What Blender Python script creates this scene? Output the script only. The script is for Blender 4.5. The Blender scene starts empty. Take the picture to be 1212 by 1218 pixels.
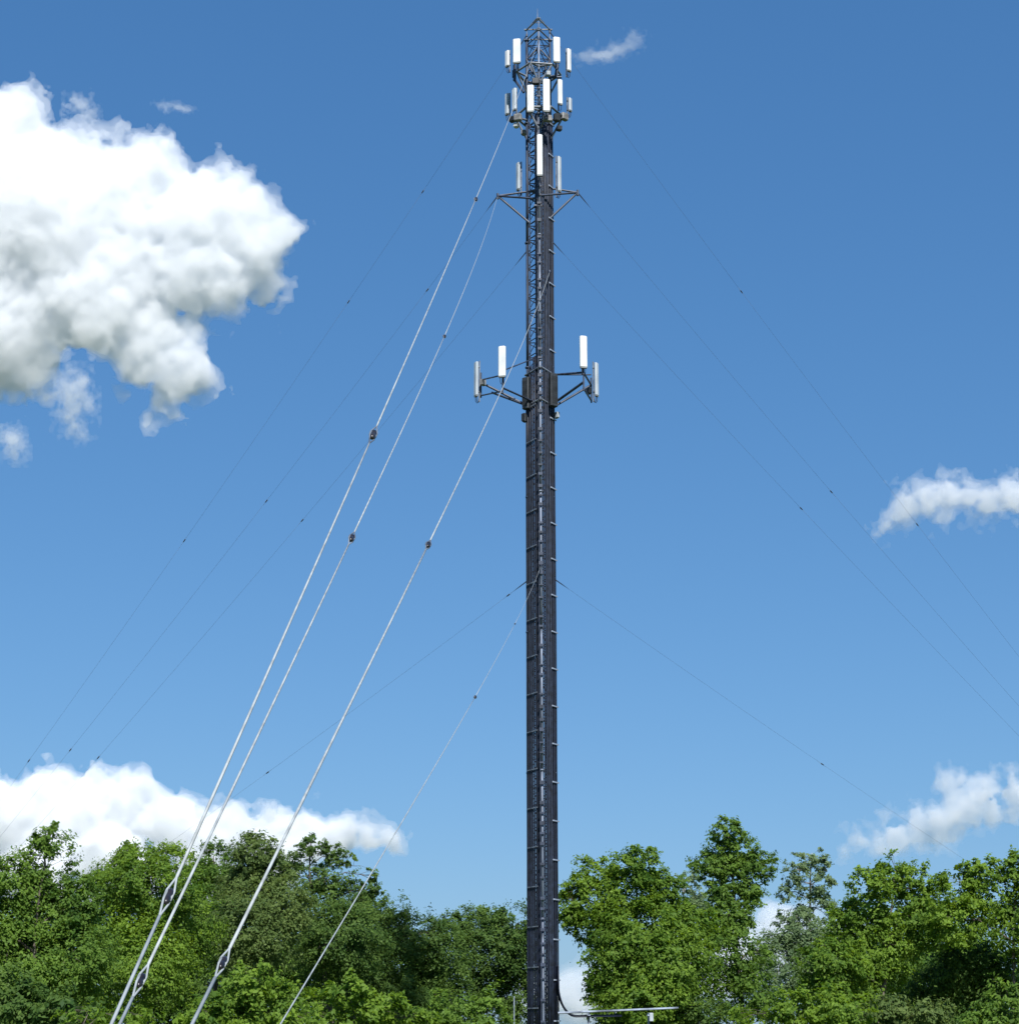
import bpy, math, random
import numpy as np
from mathutils import Vector, Matrix

R = math.radians
sc = bpy.context.scene
col = sc.collection
random.seed(7)

# ------------------------------------------------------------------ camera
IMW, IMH = 1212.0, 1218.0
PITCH, VFOV = R(16.0), R(31.0)
FPX = IMH / 2 / math.tan(VFOV / 2)
CAM = Vector((0, 0, 1.6))
cd = bpy.data.cameras.new('camera')
cam = bpy.data.objects.new('camera', cd)
col.objects.link(cam)
cam.location = CAM
cam.rotation_euler = (R(90) + PITCH, 0, 0)
cd.sensor_fit = 'VERTICAL'
cd.angle_y = VFOV
cd.clip_start, cd.clip_end = 0.1, 30000
sc.camera = cam
CP, SP = math.cos(PITCH), math.sin(PITCH)


def ray(px, py):
    """direction through a point of the photograph, scaled to depth 1 along the lens axis"""
    u, v = (px - IMW / 2) / FPX, (IMH / 2 - py) / FPX
    return Vector((u, CP - v * SP, SP + v * CP))


def at(px, py, Y):
    d = ray(px, py)
    return CAM + d * (Y / d.y)


def proj(p):
    q = p - CAM
    dep = q.y * CP + q.z * SP
    return (IMW / 2 + FPX * q.x / dep, IMH / 2 - FPX * (-q.y * SP + q.z * CP) / dep)


# ------------------------------------------------------------------ helpers
def tag(o, label=None, cat=None, group=None, kind=None):
    if label: o['label'] = label
    if cat: o['category'] = cat
    if group: o['group'] = group
    if kind: o['kind'] = kind
    return o


def empty(name, loc=(0, 0, 0), rz=0.0):
    o = bpy.data.objects.new(name, None)
    o.empty_display_size = 0.2
    col.objects.link(o)
    o.location = loc
    o.rotation_euler = (0, 0, rz)
    return o


class MB:
    """collects shapes for ONE mesh object"""
    def __init__(s):
        s.v, s.f = [], []

    def box(s, c, size, M=None, bev=0.0):
        c = Vector(c)
        hx, hy, hz = size[0] / 2, size[1] / 2, size[2] / 2
        M = M or Matrix.Identity(3)
        b = min(bev, hx * .8, hy * .8, hz * .8)
        i0 = len(s.v)
        if b <= 0:
            for z in (-hz, hz):
                for x, y in ((-hx, -hy), (hx, -hy), (hx, hy), (-hx, hy)):
                    s.v.append(c + M @ Vector((x, y, z)))
            q = [(0, 3, 2, 1), (4, 5, 6, 7), (0, 1, 5, 4), (1, 2, 6, 5), (2, 3, 7, 6), (3, 0, 4, 7)]
            s.f += [tuple(i0 + k for k in f) for f in q]
            return
        # octagonal plan with chamfered top and bottom
        rings = ((-hz, b), (-hz + b, 0), (hz - b, 0), (hz, b))
        for z, ins in rings:
            X, Y = hx - ins, hy - ins
            for x, y in ((-X + b, -Y), (X - b, -Y), (X, -Y + b), (X, Y - b), (X - b, Y), (-X + b, Y), (-X, Y - b), (-X, -Y + b)):
                s.v.append(c + M @ Vector((x, y, z)))
        s.f.append(tuple(i0 + k for k in range(7, -1, -1)))
        s.f.append(tuple(i0 + 24 + k for k in range(8)))
        for r in range(3):
            for k in range(8):
                a, b2 = i0 + r * 8 + k, i0 + r * 8 + (k + 1) % 8
                s.f.append((a, b2, b2 + 8, a + 8))

    def tube(s, pts, r, n=6, r1=None, cap=True):
        pts = [Vector(p) for p in pts]
        m = len(pts)
        rs = r if isinstance(r, (list, tuple)) else ([r] * m if r1 is None else [r + (r1 - r) * k / (m - 1) for k in range(m)])
        i0 = len(s.v)
        ref = None
        for k in range(m):
            d = (pts[min(k + 1, m - 1)] - pts[max(k - 1, 0)]).normalized()
            if ref is None:
                ref = Vector((0, 0, 1)) if abs(d.z) < .9 else Vector((1, 0, 0))
            a = (ref - d * ref.dot(d)).normalized()
            ref = a
            b = d.cross(a)
            for j in range(n):
                t = 2 * math.pi * j / n
                s.v.append(pts[k] + (a * math.cos(t) + b * math.sin(t)) * rs[k])
        for k in range(m - 1):
            for j in range(n):
                p, q = i0 + k * n + j, i0 + k * n + (j + 1) % n
                s.f.append((p, q, q + n, p + n))
        if cap:
            s.f.append(tuple(i0 + j for j in range(n - 1, -1, -1)))
            s.f.append(tuple(i0 + (m - 1) * n + j for j in range(n)))

    def build(s, name, mat, parent=None, smooth=False, loc=None):
        me = bpy.data.meshes.new(name)
        me.from_pydata([tuple(v) for v in s.v], [], s.f)
        me.materials.append(mat)
        if smooth:
            me.polygons.foreach_set('use_smooth', [True] * len(me.polygons))
        o = bpy.data.objects.new(name, me)
        col.objects.link(o)
        if parent: o.parent = parent
        if loc is not None: o.location = loc
        return o


def np_mesh(name, V, F, mat, parent=None, attr=None):
    """quads from numpy arrays"""
    me = bpy.data.meshes.new(name)
    nv, nf = len(V), len(F)
    me.vertices.add(nv)
    me.vertices.foreach_set('co', np.ascontiguousarray(V, np.float32).ravel())
    me.loops.add(nf * 4)
    me.loops.foreach_set('vertex_index', np.ascontiguousarray(F, np.int32).ravel())
    me.polygons.add(nf)
    me.polygons.foreach_set('loop_start', np.arange(0, nf * 4, 4, dtype=np.int32))
    if attr is not None:
        a = me.attributes.new('tint', 'FLOAT', 'POINT')
        a.data.foreach_set('value', np.ascontiguousarray(attr, np.float32))
    me.materials.append(mat)
    me.update(calc_edges=True)
    me.validate()
    o = bpy.data.objects.new(name, me)
    col.objects.link(o)
    if parent: o.parent = parent
    return o


# ------------------------------------------------------------------ materials
def principled(name, c, rough=.5, metal=0.0, var=.12, scale=6.0, spec=.5, c2=None):
    m = bpy.data.materials.new(name)
    m.use_nodes = True
    nt = m.node_tree
    b = nt.nodes['Principled BSDF']
    tc = nt.nodes.new('ShaderNodeTexCoord')
    no = nt.nodes.new('ShaderNodeTexNoise')
    no.inputs['Scale'].default_value = scale
    no.inputs['Detail'].default_value = 5
    nt.links.new(tc.outputs['Object'], no.inputs['Vector'])
    mx = nt.nodes.new('ShaderNodeMix')
    mx.data_type = 'RGBA'
    c2 = c2 or tuple(x * (1 - 2.2 * var) for x in c)
    mx.inputs[6].default_value = (*[min(1, x * (1 + var)) for x in c], 1)
    mx.inputs[7].default_value = (*c2, 1)
    rp = nt.nodes.new('ShaderNodeMapRange')
    rp.inputs['From Min'].default_value = .38
    rp.inputs['From Max'].default_value = .68
    nt.links.new(no.outputs['Fac'], rp.inputs['Value'])
    nt.links.new(rp.outputs['Result'], mx.inputs[0])
    nt.links.new(mx.outputs[2], b.inputs['Base Color'])
    b.inputs['Roughness'].default_value = rough
    b.inputs['Metallic'].default_value = metal
    b.inputs['Specular IOR Level'].default_value = spec
    return m


def leaf_mat(name, dark, light, trans=.5):
    m = bpy.data.materials.new(name)
    m.use_nodes = True
    nt = m.node_tree
    b = nt.nodes['Principled BSDF']
    out = nt.nodes['Material Output']
    at_ = nt.nodes.new('ShaderNodeAttribute')
    at_.attribute_name = 'tint'
    mx = nt.nodes.new('ShaderNodeMix')
    mx.data_type = 'RGBA'
    mx.inputs[6].default_value = (*dark, 1)
    mx.inputs[7].default_value = (*light, 1)
    nt.links.new(at_.outputs['Fac'], mx.inputs[0])
    nt.links.new(mx.outputs[2], b.inputs['Base Color'])
    b.inputs['Roughness'].default_value = .6
    b.inputs['Specular IOR Level'].default_value = .22
    tr = nt.nodes.new('ShaderNodeBsdfTranslucent')
    hs = nt.nodes.new('ShaderNodeHueSaturation')
    hs.inputs['Hue'].default_value = .485
    hs.inputs['Saturation'].default_value = 1.1
    hs.inputs['Value'].default_value = 1.25
    nt.links.new(mx.outputs[2], hs.inputs['Color'])
    nt.links.new(hs.outputs['Color'], tr.inputs['Color'])
    ms = nt.nodes.new('ShaderNodeMixShader')
    ms.inputs[0].default_value = trans
    nt.links.new(b.outputs[0], ms.inputs[1])
    nt.links.new(tr.outputs[0], ms.inputs[2])
    nt.links.new(ms.outputs[0], out.inputs['Surface'])
    return m


M = {
    'steel_dark': principled('weathered_dark_steel', (.030, .042, .072), .55, .0, .25, 3.0),
    'steel_pale': principled('galvanised_steel', (.27, .31, .38), .5, .0, .35, 1.7),
    'steel_leg': principled('streaked_galvanised_leg', (.19, .22, .28), .5, .0, .3, 1.1, c2=(.06, .075, .10)),
    'steel_mid': principled('dull_galvanised_steel', (.16, .18, .21), .5, .0, .3, 2.5),
    'coax': principled('black_cable_jacket', (.006, .010, .024), .5, 0, .3, 4.0),
    'coax_grey': principled('dusty_cable_jacket', (.017, .025, .046), .55, 0, .3, 4.0),
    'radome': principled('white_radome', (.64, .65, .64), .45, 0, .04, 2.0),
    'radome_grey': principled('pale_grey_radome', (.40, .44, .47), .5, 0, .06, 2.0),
    'radio': principled('grey_radio_casing', (.24, .24, .235), .55, 0, .2, 4.0),
    'radio_dark': principled('dark_radio_casing', (.025, .03, .035), .55, 0, .2, 4.0),
    'strand': principled('bright_guy_strand', (.33, .355, .36), .6, 0, .12, 9.0),
    'strand_dark': principled('dark_guy_strand', (.05, .055, .065), .6, 0, .2, 9.0),
    'ceramic': principled('dark_glazed_ceramic', (.020, .017, .018), .3, 0, .3, 8.0),
    'concrete': principled('concrete', (.34, .33, .31), .85, 0, .15, 6.0),
    'bark': principled('grey_brown_bark', (.10, .082, .065), .85, 0, .35, 5.0),
    'bark_pale': principled('pale_grey_bark', (.26, .25, .23), .8, 0, .3, 4.0),
    'grass': principled('grass_ground', (.060, .085, .022), .9, 0, .3, .35, c2=(.045, .05, .02)),
}
LEAF = {
    'fresh': leaf_mat('fresh_green_leaves', (.060, .136, .020), (.212, .330, .040)),
    'mid': leaf_mat('mid_green_leaves', (.053, .122, .022), (.178, .290, .044)),
    'dark': leaf_mat('deep_green_leaves', (.044, .100, .023), (.140, .226, .046)),
    'olive': leaf_mat('olive_green_leaves', (.055, .105, .030), (.165, .232, .062)),
    'grey': leaf_mat('grey_green_leaves', (.100, .165, .078), (.235, .320, .140)),
}

# ------------------------------------------------------------------ sky and sun
SUN_EL, SUN_AZ = R(45), R(168)          # azimuth measured clockwise from +Y (the view direction)
w = bpy.data.worlds.new('World')
sc.world = w
w.use_nodes = True
nt = w.node_tree
bg = nt.nodes['Background']
sky = nt.nodes.new('ShaderNodeTexSky')
sky.sky_type = 'NISHITA'
sky.sun_disc = False
sky.sun_elevation = SUN_EL
sky.sun_rotation = SUN_AZ
sky.altitude = 200
sky.air_density = 1.0
sky.dust_density = .6
sky.ozone_density = 2.2
SKY_STRENGTH = .12
sep = nt.nodes.new('ShaderNodeSeparateColor')
com = nt.nodes.new('ShaderNodeCombineColor')
nt.links.new(sky.outputs[0], sep.inputs[0])
for k, (gm_, cf) in enumerate(((.845, .308), (.65, .434), (.54, .612))):     # the clear blue of this day's air
    pw = nt.nodes.new('ShaderNodeMath'); pw.operation = 'POWER'
    ml = nt.nodes.new('ShaderNodeMath'); ml.operation = 'MULTIPLY'
    pw.inputs[1].default_value = gm_
    ml.inputs[1].default_value = cf * SKY_STRENGTH ** (gm_ - 1)
    nt.links.new(sep.outputs[k], pw.inputs[0])
    nt.links.new(pw.outputs[0], ml.inputs[0])
    nt.links.new(ml.outputs[0], com.inputs[k])
nt.links.new(com.outputs[0], bg.inputs['Color'])
bg.inputs['Strength'].default_value = SKY_STRENGTH
sd = bpy.data.lights.new('sun', 'SUN')
sd.energy = 5.0
sd.angle = R(.5)
sd.color = (1.0, .98, .95)
so = bpy.data.objects.new('sun', sd)
col.objects.link(so)
sdir = Vector((math.sin(SUN_AZ) * math.cos(SUN_EL), math.cos(SUN_AZ) * math.cos(SUN_EL), math.sin(SUN_EL)))
so.rotation_euler = sdir.to_track_quat('Z', 'Y').to_euler()
so.location = sdir * 60

# ------------------------------------------------------------------ ground
gm = MB()
rings = [0, 20, 60, 120, 250, 600, 1500, 4000, 9000, 20000]
N = 64
for r in rings[1:]:
    for k in range(N):
        a = 2 * math.pi * k / N
        gm.v.append(Vector((r * math.cos(a), 60 + r * math.sin(a), 0)))
c0 = len(gm.v)
gm.v.append(Vector((0, 60, 0)))
for k in range(N):
    gm.f.append((c0, k, (k + 1) % N))
for i in range(len(rings) - 2):
    for k in range(N):
        a, b = i * N + k, i * N + (k + 1) % N
        gm.f.append((a, a + N, b + N, b))
g = gm.build('ground', M['grass'])
tag(g, kind='structure')

# ------------------------------------------------------------------ clouds: real volumes with a surface-net hull
def fbm(P, rng, base, octaves, billow=False):
    out = np.zeros(P.shape[1:], np.float32)
    amp, tot, f = 1.0, 0.0, 1.0 / base
    for _ in range(octaves):
        L = 24
        lat = rng.random((L, L, L)).astype(np.float32) * 2 - 1
        q = P * f + rng.random(3).astype(np.float32).reshape(3, *([1] * (P.ndim - 1))) * L
        i = np.floor(q).astype(np.int32)
        t = q - i
        t = t * t * (3 - 2 * t)
        i0 = i % L
        i1 = (i + 1) % L
        def S(a, b, c): return lat[a, b, c]
        x00 = S(i0[0], i0[1], i0[2]) * (1 - t[0]) + S(i1[0], i0[1], i0[2]) * t[0]
        x10 = S(i0[0], i1[1], i0[2]) * (1 - t[0]) + S(i1[0], i1[1], i0[2]) * t[0]
        x01 = S(i0[0], i0[1], i1[2]) * (1 - t[0]) + S(i1[0], i0[1], i1[2]) * t[0]
        x11 = S(i0[0], i1[1], i1[2]) * (1 - t[0]) + S(i1[0], i1[1], i1[2]) * t[0]
        y0 = x00 * (1 - t[1]) + x10 * t[1]
        y1 = x01 * (1 - t[1]) + x11 * t[1]
        n = y0 * (1 - t[2]) + y1 * t[2]
        out += amp * (np.abs(n) * 2 - .6 if billow else n)
        tot += amp
        amp *= .55
        f *= 2.05
    return out / tot


def surface_net(F):
    ins = F > 0
    nx, ny, nz = F.shape
    c = np.zeros((nx - 1, ny - 1, nz - 1), np.int32)
    sl = lambda A, a, b, d: A[a:nx - 1 + a, b:ny - 1 + b, d:nz - 1 + d]
    for a in (0, 1):
        for b in (0, 1):
            for d in (0, 1):
                c += sl(ins, a, b, d)
    act = (c > 0) & (c < 8)
    idx = np.full(act.shape, -1, np.int32)
    ii = np.argwhere(act)
    idx[act] = np.arange(len(ii), dtype=np.int32)
    acc = np.zeros((len(ii), 3))
    cnt = np.zeros(len(ii))
    corners = [(a, b, d) for a in (0, 1) for b in (0, 1) for d in (0, 1)]
    for p in corners:
        for ax in range(3):
            if p[ax] == 0:
                q = list(p); q[ax] = 1
                fa = F[ii[:, 0] + p[0], ii[:, 1] + p[1], ii[:, 2] + p[2]]
                fb = F[ii[:, 0] + q[0], ii[:, 1] + q[1], ii[:, 2] + q[2]]
                m = (fa > 0) != (fb > 0)
                t = np.where(m, fa / np.where(m, fa - fb, 1), 0)
                pos = np.tile(np.array(p, float), (len(ii), 1))
                pos[:, ax] = t
                acc[m] += pos[m]
                cnt[m] += 1
    V = ii + acc / cnt[:, None]
    faces = []
    for ax in range(3):
        A = np.moveaxis(ins, ax, 0)
        I = np.moveaxis(idx, ax, 0)
        s0, s1 = A[:-1, 1:-1, 1:-1], A[1:, 1:-1, 1:-1]
        d = np.argwhere(s0 != s1)
        if not len(d): continue
        i, j, k = d.T
        q = np.stack([I[i, j, k], I[i, j + 1, k], I[i, j + 1, k + 1], I[i, j, k + 1]], 1)
        flip = s0[i, j, k]
        if ax == 1: flip = ~flip
        q[~flip] = q[~flip][:, ::-1]
        faces.append(q)
    return V, np.concatenate(faces)


def cloud(label, puffs, D, cell, amp, base, mfp, seed, absorb=.022, albedo=(1, 1, 1), thick=1.0, octv=5, g_=.0, fringe=6.0):
    rng = np.random.default_rng(seed)
    P = np.array(puffs, float)
    pad = amp * 1.6 + 3 * cell
    zr = P[:, 2].max() * thick + pad
    lo = np.array([(P[:, 0] - P[:, 2]).min() - pad, (P[:, 1] - P[:, 2]).min() - pad, -zr])
    hi = np.array([(P[:, 0] + P[:, 2]).max() + pad, (P[:, 1] + P[:, 2]).max() + pad, zr])
    lo[0] = max(lo[0], -420); hi[0] = min(hi[0], IMW + 420)
    n = np.ceil((hi - lo) / np.array([cell, cell, cell * 1.5])).astype(int) + 1
    ax = [lo[k] + np.arange(n[k]) * (cell if k < 2 else cell * 1.5) for k in range(3)]
    G = np.stack(np.meshgrid(*ax, indexing='ij')).astype(np.float32)
    W = fbm(G, rng, base * 1.3, 3)
    W2 = fbm(G, rng, base * 1.3, 3)
    F = np.full(G.shape[1:], -1e9, np.float32)
    for (x, y, r, *o) in puffs:
        zo = o[0] if o else (rng.random() - .5) * r * .7 * thick
        fl = o[1] if len(o) > 1 else 1.0
        d = np.sqrt((G[0] - x + W * amp * 1.4) ** 2 + ((G[1] - y + W2 * amp * 1.4) / fl) ** 2 + ((G[2] - zo) / thick) ** 2)
        F = np.maximum(F, r - d)
    F += amp * (.7 * fbm(G, rng, base * .8, octv, True) + 2.3 * fbm(G, rng, base * .75, 6) + .9 * fbm(G, rng, base * .22, 4))
    for a in range(3):
        s = [slice(None)] * 3
        for e in (0, -1):
            s[a] = e
            F[tuple(s)] = -1
    ragged = fbm(G, rng, base * .5, 5)
    s = D / FPX
    first = None
    for nm, FF, mf in (('cloud', F - fringe * .35, mfp * 1.3), ('cloud_fringe', F + fringe * (.35 + 1.8 * ragged), mfp * 2.2),
                       ('cloud_fringe', F + fringe * (1.1 + 4.8 * ragged), mfp * 3.6)):
        FF = FF.copy()
        for a in range(3):
            q = [slice(None)] * 3
            for e in (0, -1):
                q[a] = e
                FF[tuple(q)] = -1
        V, Fc = surface_net(FF)
        if first is None:                       # the body of a cloud is one mass: drop loose shreds
            par = list(range(len(V)))
            def root_of(i):
                while par[i] != i:
                    par[i] = par[par[i]]
                    i = par[i]
                return i
            for f in Fc.tolist():
                a0 = root_of(f[0])
                for j in f[1:]:
                    par[root_of(j)] = a0
            lab = np.array([root_of(i) for i in range(len(V))])
            keep = lab == np.bincount(lab).argmax()
            Fc = Fc[keep[Fc[:, 0]]]
            new = np.cumsum(keep) - 1
            V, Fc = V[keep], new[Fc]
        U = lo[0] + V[:, 0] * cell
        Vv = lo[1] + V[:, 1] * cell
        dep = D + (lo[2] + V[:, 2] * cell * 1.5) * s
        u, v = (U - IMW / 2) / FPX, (IMH / 2 - Vv) / FPX
        X = np.stack([u * dep, (CP - v * SP) * dep, CAM.z + (SP + v * CP) * dep], 1)
        m = bpy.data.materials.new('cloud_vapour')
        m.use_nodes = True
        t = m.node_tree
        t.nodes.remove(t.nodes['Principled BSDF'])
        vs = t.nodes.new('ShaderNodeVolumeScatter')
        vs.inputs['Color'].default_value = (*albedo, 1)
        vs.inputs['Density'].default_value = 1.0 / (mf * s)
        vs.inputs['Anisotropy'].default_value = g_
        va = t.nodes.new('ShaderNodeVolumeAbsorption')
        va.inputs['Color'].default_value = (0, .12, .3, 1)
        va.inputs['Density'].default_value = absorb / (mf * s)
        ad = t.nodes.new('ShaderNodeAddShader')
        t.links.new(vs.outputs[0], ad.inputs[0])
        t.links.new(va.outputs[0], ad.inputs[1])
        t.links.new(ad.outputs[0], t.nodes['Material Output'].inputs['Volume'])
        if first is None:
            c = X.mean(0)
            first = np_mesh(nm, X - c, Fc, m)
            first.location = c
            tag(first, label, 'cloud', 'clouds in the blue sky')
        else:
            np_mesh(nm, X - c, Fc, m, first)
    return first


cloud('big white cumulus cloud filling the upper left of the sky',
      [(5, 160, 52), (-70, 190, 110), (20, 255, 105), (100, 232, 72), (165, 226, 62), (155, 275, 55), (228, 256, 60), (278, 272, 54),
       (298, 315, 42), (312, 335, 29), (240, 318, 60), (165, 330, 72), (90, 345, 78), (15, 385, 72), (-60, 380, 100),
       (185, 395, 48), (205, 430, 42), (212, 462, 36), (168, 430, 36), (150, 410, 30), (226, 390, 22), (320, 288, 30), (50, 425, 32), (30, 445, 24)],
      1700, 2.6, 12, 46, 14, 15, thick=.42, fringe=9)
cloud('long white cloud bank resting behind the treetops at lower left',
      [(-60, 985, 60), (0, 978, 50), (60, 966, 48), (110, 964, 46), (150, 964, 44), (205, 982, 42), (260, 990, 40), (315, 997, 36),
       (365, 998, 30), (405, 1000, 22), (438, 1000, 14), (462, 999, 9), (40, 1035, 50), (140, 1030, 55), (240, 1035, 45), (330, 1025, 34)],
      3200, 2.6, 10, 45, 13, 16, thick=.55)
cloud('bright curved white cloud at the right edge of the blue sky',
      [(1047, 634, 4), (1056, 625, 7), (1068, 613, 10), (1080, 601, 15), (1102, 593, 18), (1128, 589, 18), (1152, 590, 16), (1178, 597, 17), (1205, 592, 20), (1240, 588, 24), (1122, 612, 9)],
      1900, 1.6, 7, 26, 26, 23, thick=.7, fringe=7)
cloud('broken white cloud above the treetops at far right',
      [(1020, 1006, 13), (1040, 1000, 17), (1064, 990, 21), (1092, 986, 20), (1118, 974, 20), (1140, 958, 22), (1135, 935, 14), (1175, 954, 23), (1208, 947, 24), (1250, 940, 30)],
      3000, 1.8, 11, 30, 30, 24, thick=.55, fringe=7)
cloud('faint wisp of cloud just right of the tower top',
      [(758, 46, 6, 0, .6), (748, 52, 8, 0, .6), (735, 57, 9, 0, .6), (722, 62, 9, 0, .6), (708, 66, 8, 0, .6), (695, 69, 7, 0, .6)],
      1800, 1.3, 5, 16, 48, 15, thick=.8, fringe=6)
cloud('thin shred of cloud above the big cumulus, beside its peak',
      [(90, 120, 6, 0, .8), (98, 126, 8, 0, .8), (106, 136, 6, 0, .8)], 1750, 1.2, 5, 14, 34, 16, thick=.8, fringe=6)
cloud('small pale cloud streak above the middle of the big cumulus',
      [(192, 125, 5, 0, .45), (202, 127, 7, 0, .45), (214, 129, 7, 0, .45), (224, 131, 5, 0, .45)], 1750, 1.1, 3.5, 12, 36, 17, thick=.8, fringe=5)
cloud('ragged cloud tuft hanging below the big cumulus',
      [(82, 458, 13), (88, 476, 14), (82, 494, 11), (92, 508, 7)], 1560, 1.5, 9, 20, 42, 18, thick=.9, fringe=8)
cloud('tiny cloud scrap below the big cumulus at the left edge',
      [(12, 522, 10), (18, 534, 8)], 1560, 1.4, 6, 16, 40, 19, thick=.9, fringe=7)
cloud('low white cloud showing in the gap beside the tower base',
      [(640, 1185, 30), (690, 1190, 38), (740, 1180, 40), (800, 1160, 50), (870, 1140, 52), (920, 1120, 40), (960, 1110, 30), (1000, 1120, 35)],
      6000, 3.0, 8, 40, 42, 20, thick=.6)

# ------------------------------------------------------------------ the tower
TY = 78.0
TX = at(646, 1200, TY).x
zy = lambda py, Y=TY: at(640, py, Y).z
SIDE = 1.10
CR = SIDE / math.sqrt(3)
TOPZ = zy(44)
legs_xy = [(TX, TY - CR), (TX - SIDE / 2, TY + CR / 2), (TX + SIDE / 2, TY + CR / 2)]      # front, rear left, rear right
LF, LL, LR = [Vector((x, y, 0)) for x, y in legs_xy]
tower = empty('guyed_tower', (TX, TY, 0))
tag(tower, 'tall slim dark lattice tower with guy wires and antennas rising from the trees', 'tower')


def tpart(mb, name, mat, smooth=False, parent=None):
    off = Vector((TX, TY, 0))
    mb.v = [v - off for v in mb.v]
    return mb.build(name, mat, parent or tower, smooth)


Z0 = .35
for k, (L, mat, rr) in enumerate(((LF, 'steel_leg', .05), (LL, 'steel_dark', .068), (LR, 'steel_dark', .055))):
    m = MB()
    z = Z0
    while z < TOPZ - .1:                      # flanged tube sections
        z1 = min(z + 6.1, TOPZ)
        m.tube([(L.x, L.y, z), (L.x, L.y, z1)], rr, 10)
        m.tube([(L.x, L.y, z1 - .05), (L.x, L.y, z1 + .02)], rr * 1.7, 10)
        z = z1
    o = tpart(m, 'leg', M[mat], True)
    if k == 0: tag(o, 'pale galvanised front leg')
m = MB()
step = .72
nst = int((TOPZ - Z0) / step)
for i in range(nst + 1):
    z = Z0 + i * step
    for a, b in ((LF, LL), (LL, LR), (LR, LF)):
        up = Vector((0, 0, z))
        m.tube([a + up, b + up], .024, 5)
        if i < nst:
            m.tube([a + up, b + up + Vector((0, 0, step))], .022, 5)
            m.tube([b + up + Vector((0, 0, .02)), a + up + Vector((0, 0, step))], .018, 5)
tpart(m, 'bracing', M['steel_dark'])
# face cable runs: left up to the lower antennas, right up to the top
def cable_run(A, B, f0, f1, n, z0, z1, r, out, mat, name='cable_bundle', bend=False):
    m = MB()
    for k in range(n):
        f = f0 + (f1 - f0) * k / max(1, n - 1)
        p = A.lerp(B, f) + out * (.05 + .03 * (k % 2))
        m.tube([(p.x + random.uniform(-.006, .006), p.y, z0 + (z1 - z0) * t / 10) for t in range(11)], r, 6)
    return tpart(m, name, M[mat], True)


nL = Vector((-math.sin(R(60)), -math.cos(R(60)), 0))
nR = Vector((math.sin(R(60)), -math.cos(R(60)), 0))
ZLOW, ZTOP = zy(452), zy(140)
cable_run(LF, LL, .80, 1.0, 4, .7, ZLOW, .030, nL, 'coax')
cable_run(LF, LL, .74, .86, 2, .7, ZTOP, .022, nL * .4, 'coax_grey')
cable_run(LF, LL, .50, .72, 4, .7, ZLOW + .6, .026, nL, 'coax_grey')
cable_run(LF, LL, .22, .44, 4, .7, ZLOW + 1, .030, nL, 'coax')
cable_run(LF, LR, .72, 1.02, 6, .7, ZTOP, .028, nR, 'coax')
cable_run(LF, LR, .40, .62, 4, .7, ZTOP - .5, .030, nR, 'coax_grey')
cable_run(LF, LR, .14, .30, 3, .7, ZTOP, .030, nR, 'coax')
cable_run(LF, LL, .08, .30, 4, .7, ZTOP, .030, nL * .2, 'coax')
cable_run(LL, LR, .55, .98, 7, .7, ZTOP, .034, Vector((0, -1, 0)) * .4, 'coax')
cable_run(LL, LR, .05, .45, 6, .7, ZLOW, .034, Vector((0, -1, 0)) * .4, 'coax')
def hangers(A, B, f0, f1, out, z0, z1, size, mat):
    a, b = A.lerp(B, f0) + out, A.lerp(B, f1) + out
    o, z = None, z0
    while z < z1:
        if o is None:
            m = MB()
            m.box((a + b) / 2 + Vector((0, 0, z)), ((b - a).length, *size), Matrix.Rotation(math.atan2((b - a).y, (b - a).x), 3, 'Z'))
            o = tpart(m, 'cable_hanger', M[mat])
        else:
            q = o.copy()
            col.objects.link(q)
            q.parent = tower
            q.location.z = z - z0
        z += 1.62


hangers(LF, LR, .62, 1.10, nR * .125, 2.4, ZTOP, (.03, .055), 'steel_pale')
hangers(LF, LL, .20, .95, nL * .12, 2.9, ZLOW, (.025, .045), 'steel_mid')
m = MB()                                       # climbing ladder up the front leg
for s in (-1, 1):
    m.tube([(TX + s * .07 - .02, TY - CR - .10, 1.2), (TX + s * .07 - .02, TY - CR - .10, TOPZ - 2)], .013, 6)
z = 1.4
while z < TOPZ - 2:
    m.box((TX - .02, TY - CR - .10, z), (.19, .05, random.uniform(.05, .16)))
    z += random.choice((.42, .42, .55, .84))
tpart(m, 'ladder', M['steel_dark'])
# tapered tip and lightning rod
m = MB()
APEX = Vector((TX - .04, TY, zy(20)))
for L in (LF, LL, LR):
    b = Vector((L.x, L.y, TOPZ))
    mid = Vector((L.x, L.y, zy(31)))
    m.tube([b, mid], .018, 6)
    m.tube([mid, APEX], .017, 6, .012)
for py in (43, 31):
    z = zy(py)
    for a, b in ((LF, LL), (LL, LR), (LR, LF)):
        e = (b - a).normalized() * .12
        m.tube([a - e + Vector((0, 0, z)), b + e + Vector((0, 0, z))], .038, 6)
z = zy(25)
for a, b in ((LF, LL), (LL, LR), (LR, LF)):
    c = Vector((TX, TY, 0))
    m.tube([a.lerp(c, .5) + Vector((0, 0, z)), b.lerp(c, .5) + Vector((0, 0, z))], .022, 5)
tpart(m, 'tower_cap', M['steel_mid'])
m = MB()
m.tube([APEX - Vector((0, 0, .2)), APEX + Vector((0, 0, .45))], .018, 6, .006)
tpart(m, 'lightning_rod', M['steel_mid'])
m = MB()
m.box((TX, TY, .18), (2.2, 2.2, .36), bev=.04)
tpart(m, 'pier', M['concrete'])

# star mount: the guy arms
def strut(mb, a, b, r=.05, n=7):
    mb.tube([a, b], r, n)


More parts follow.
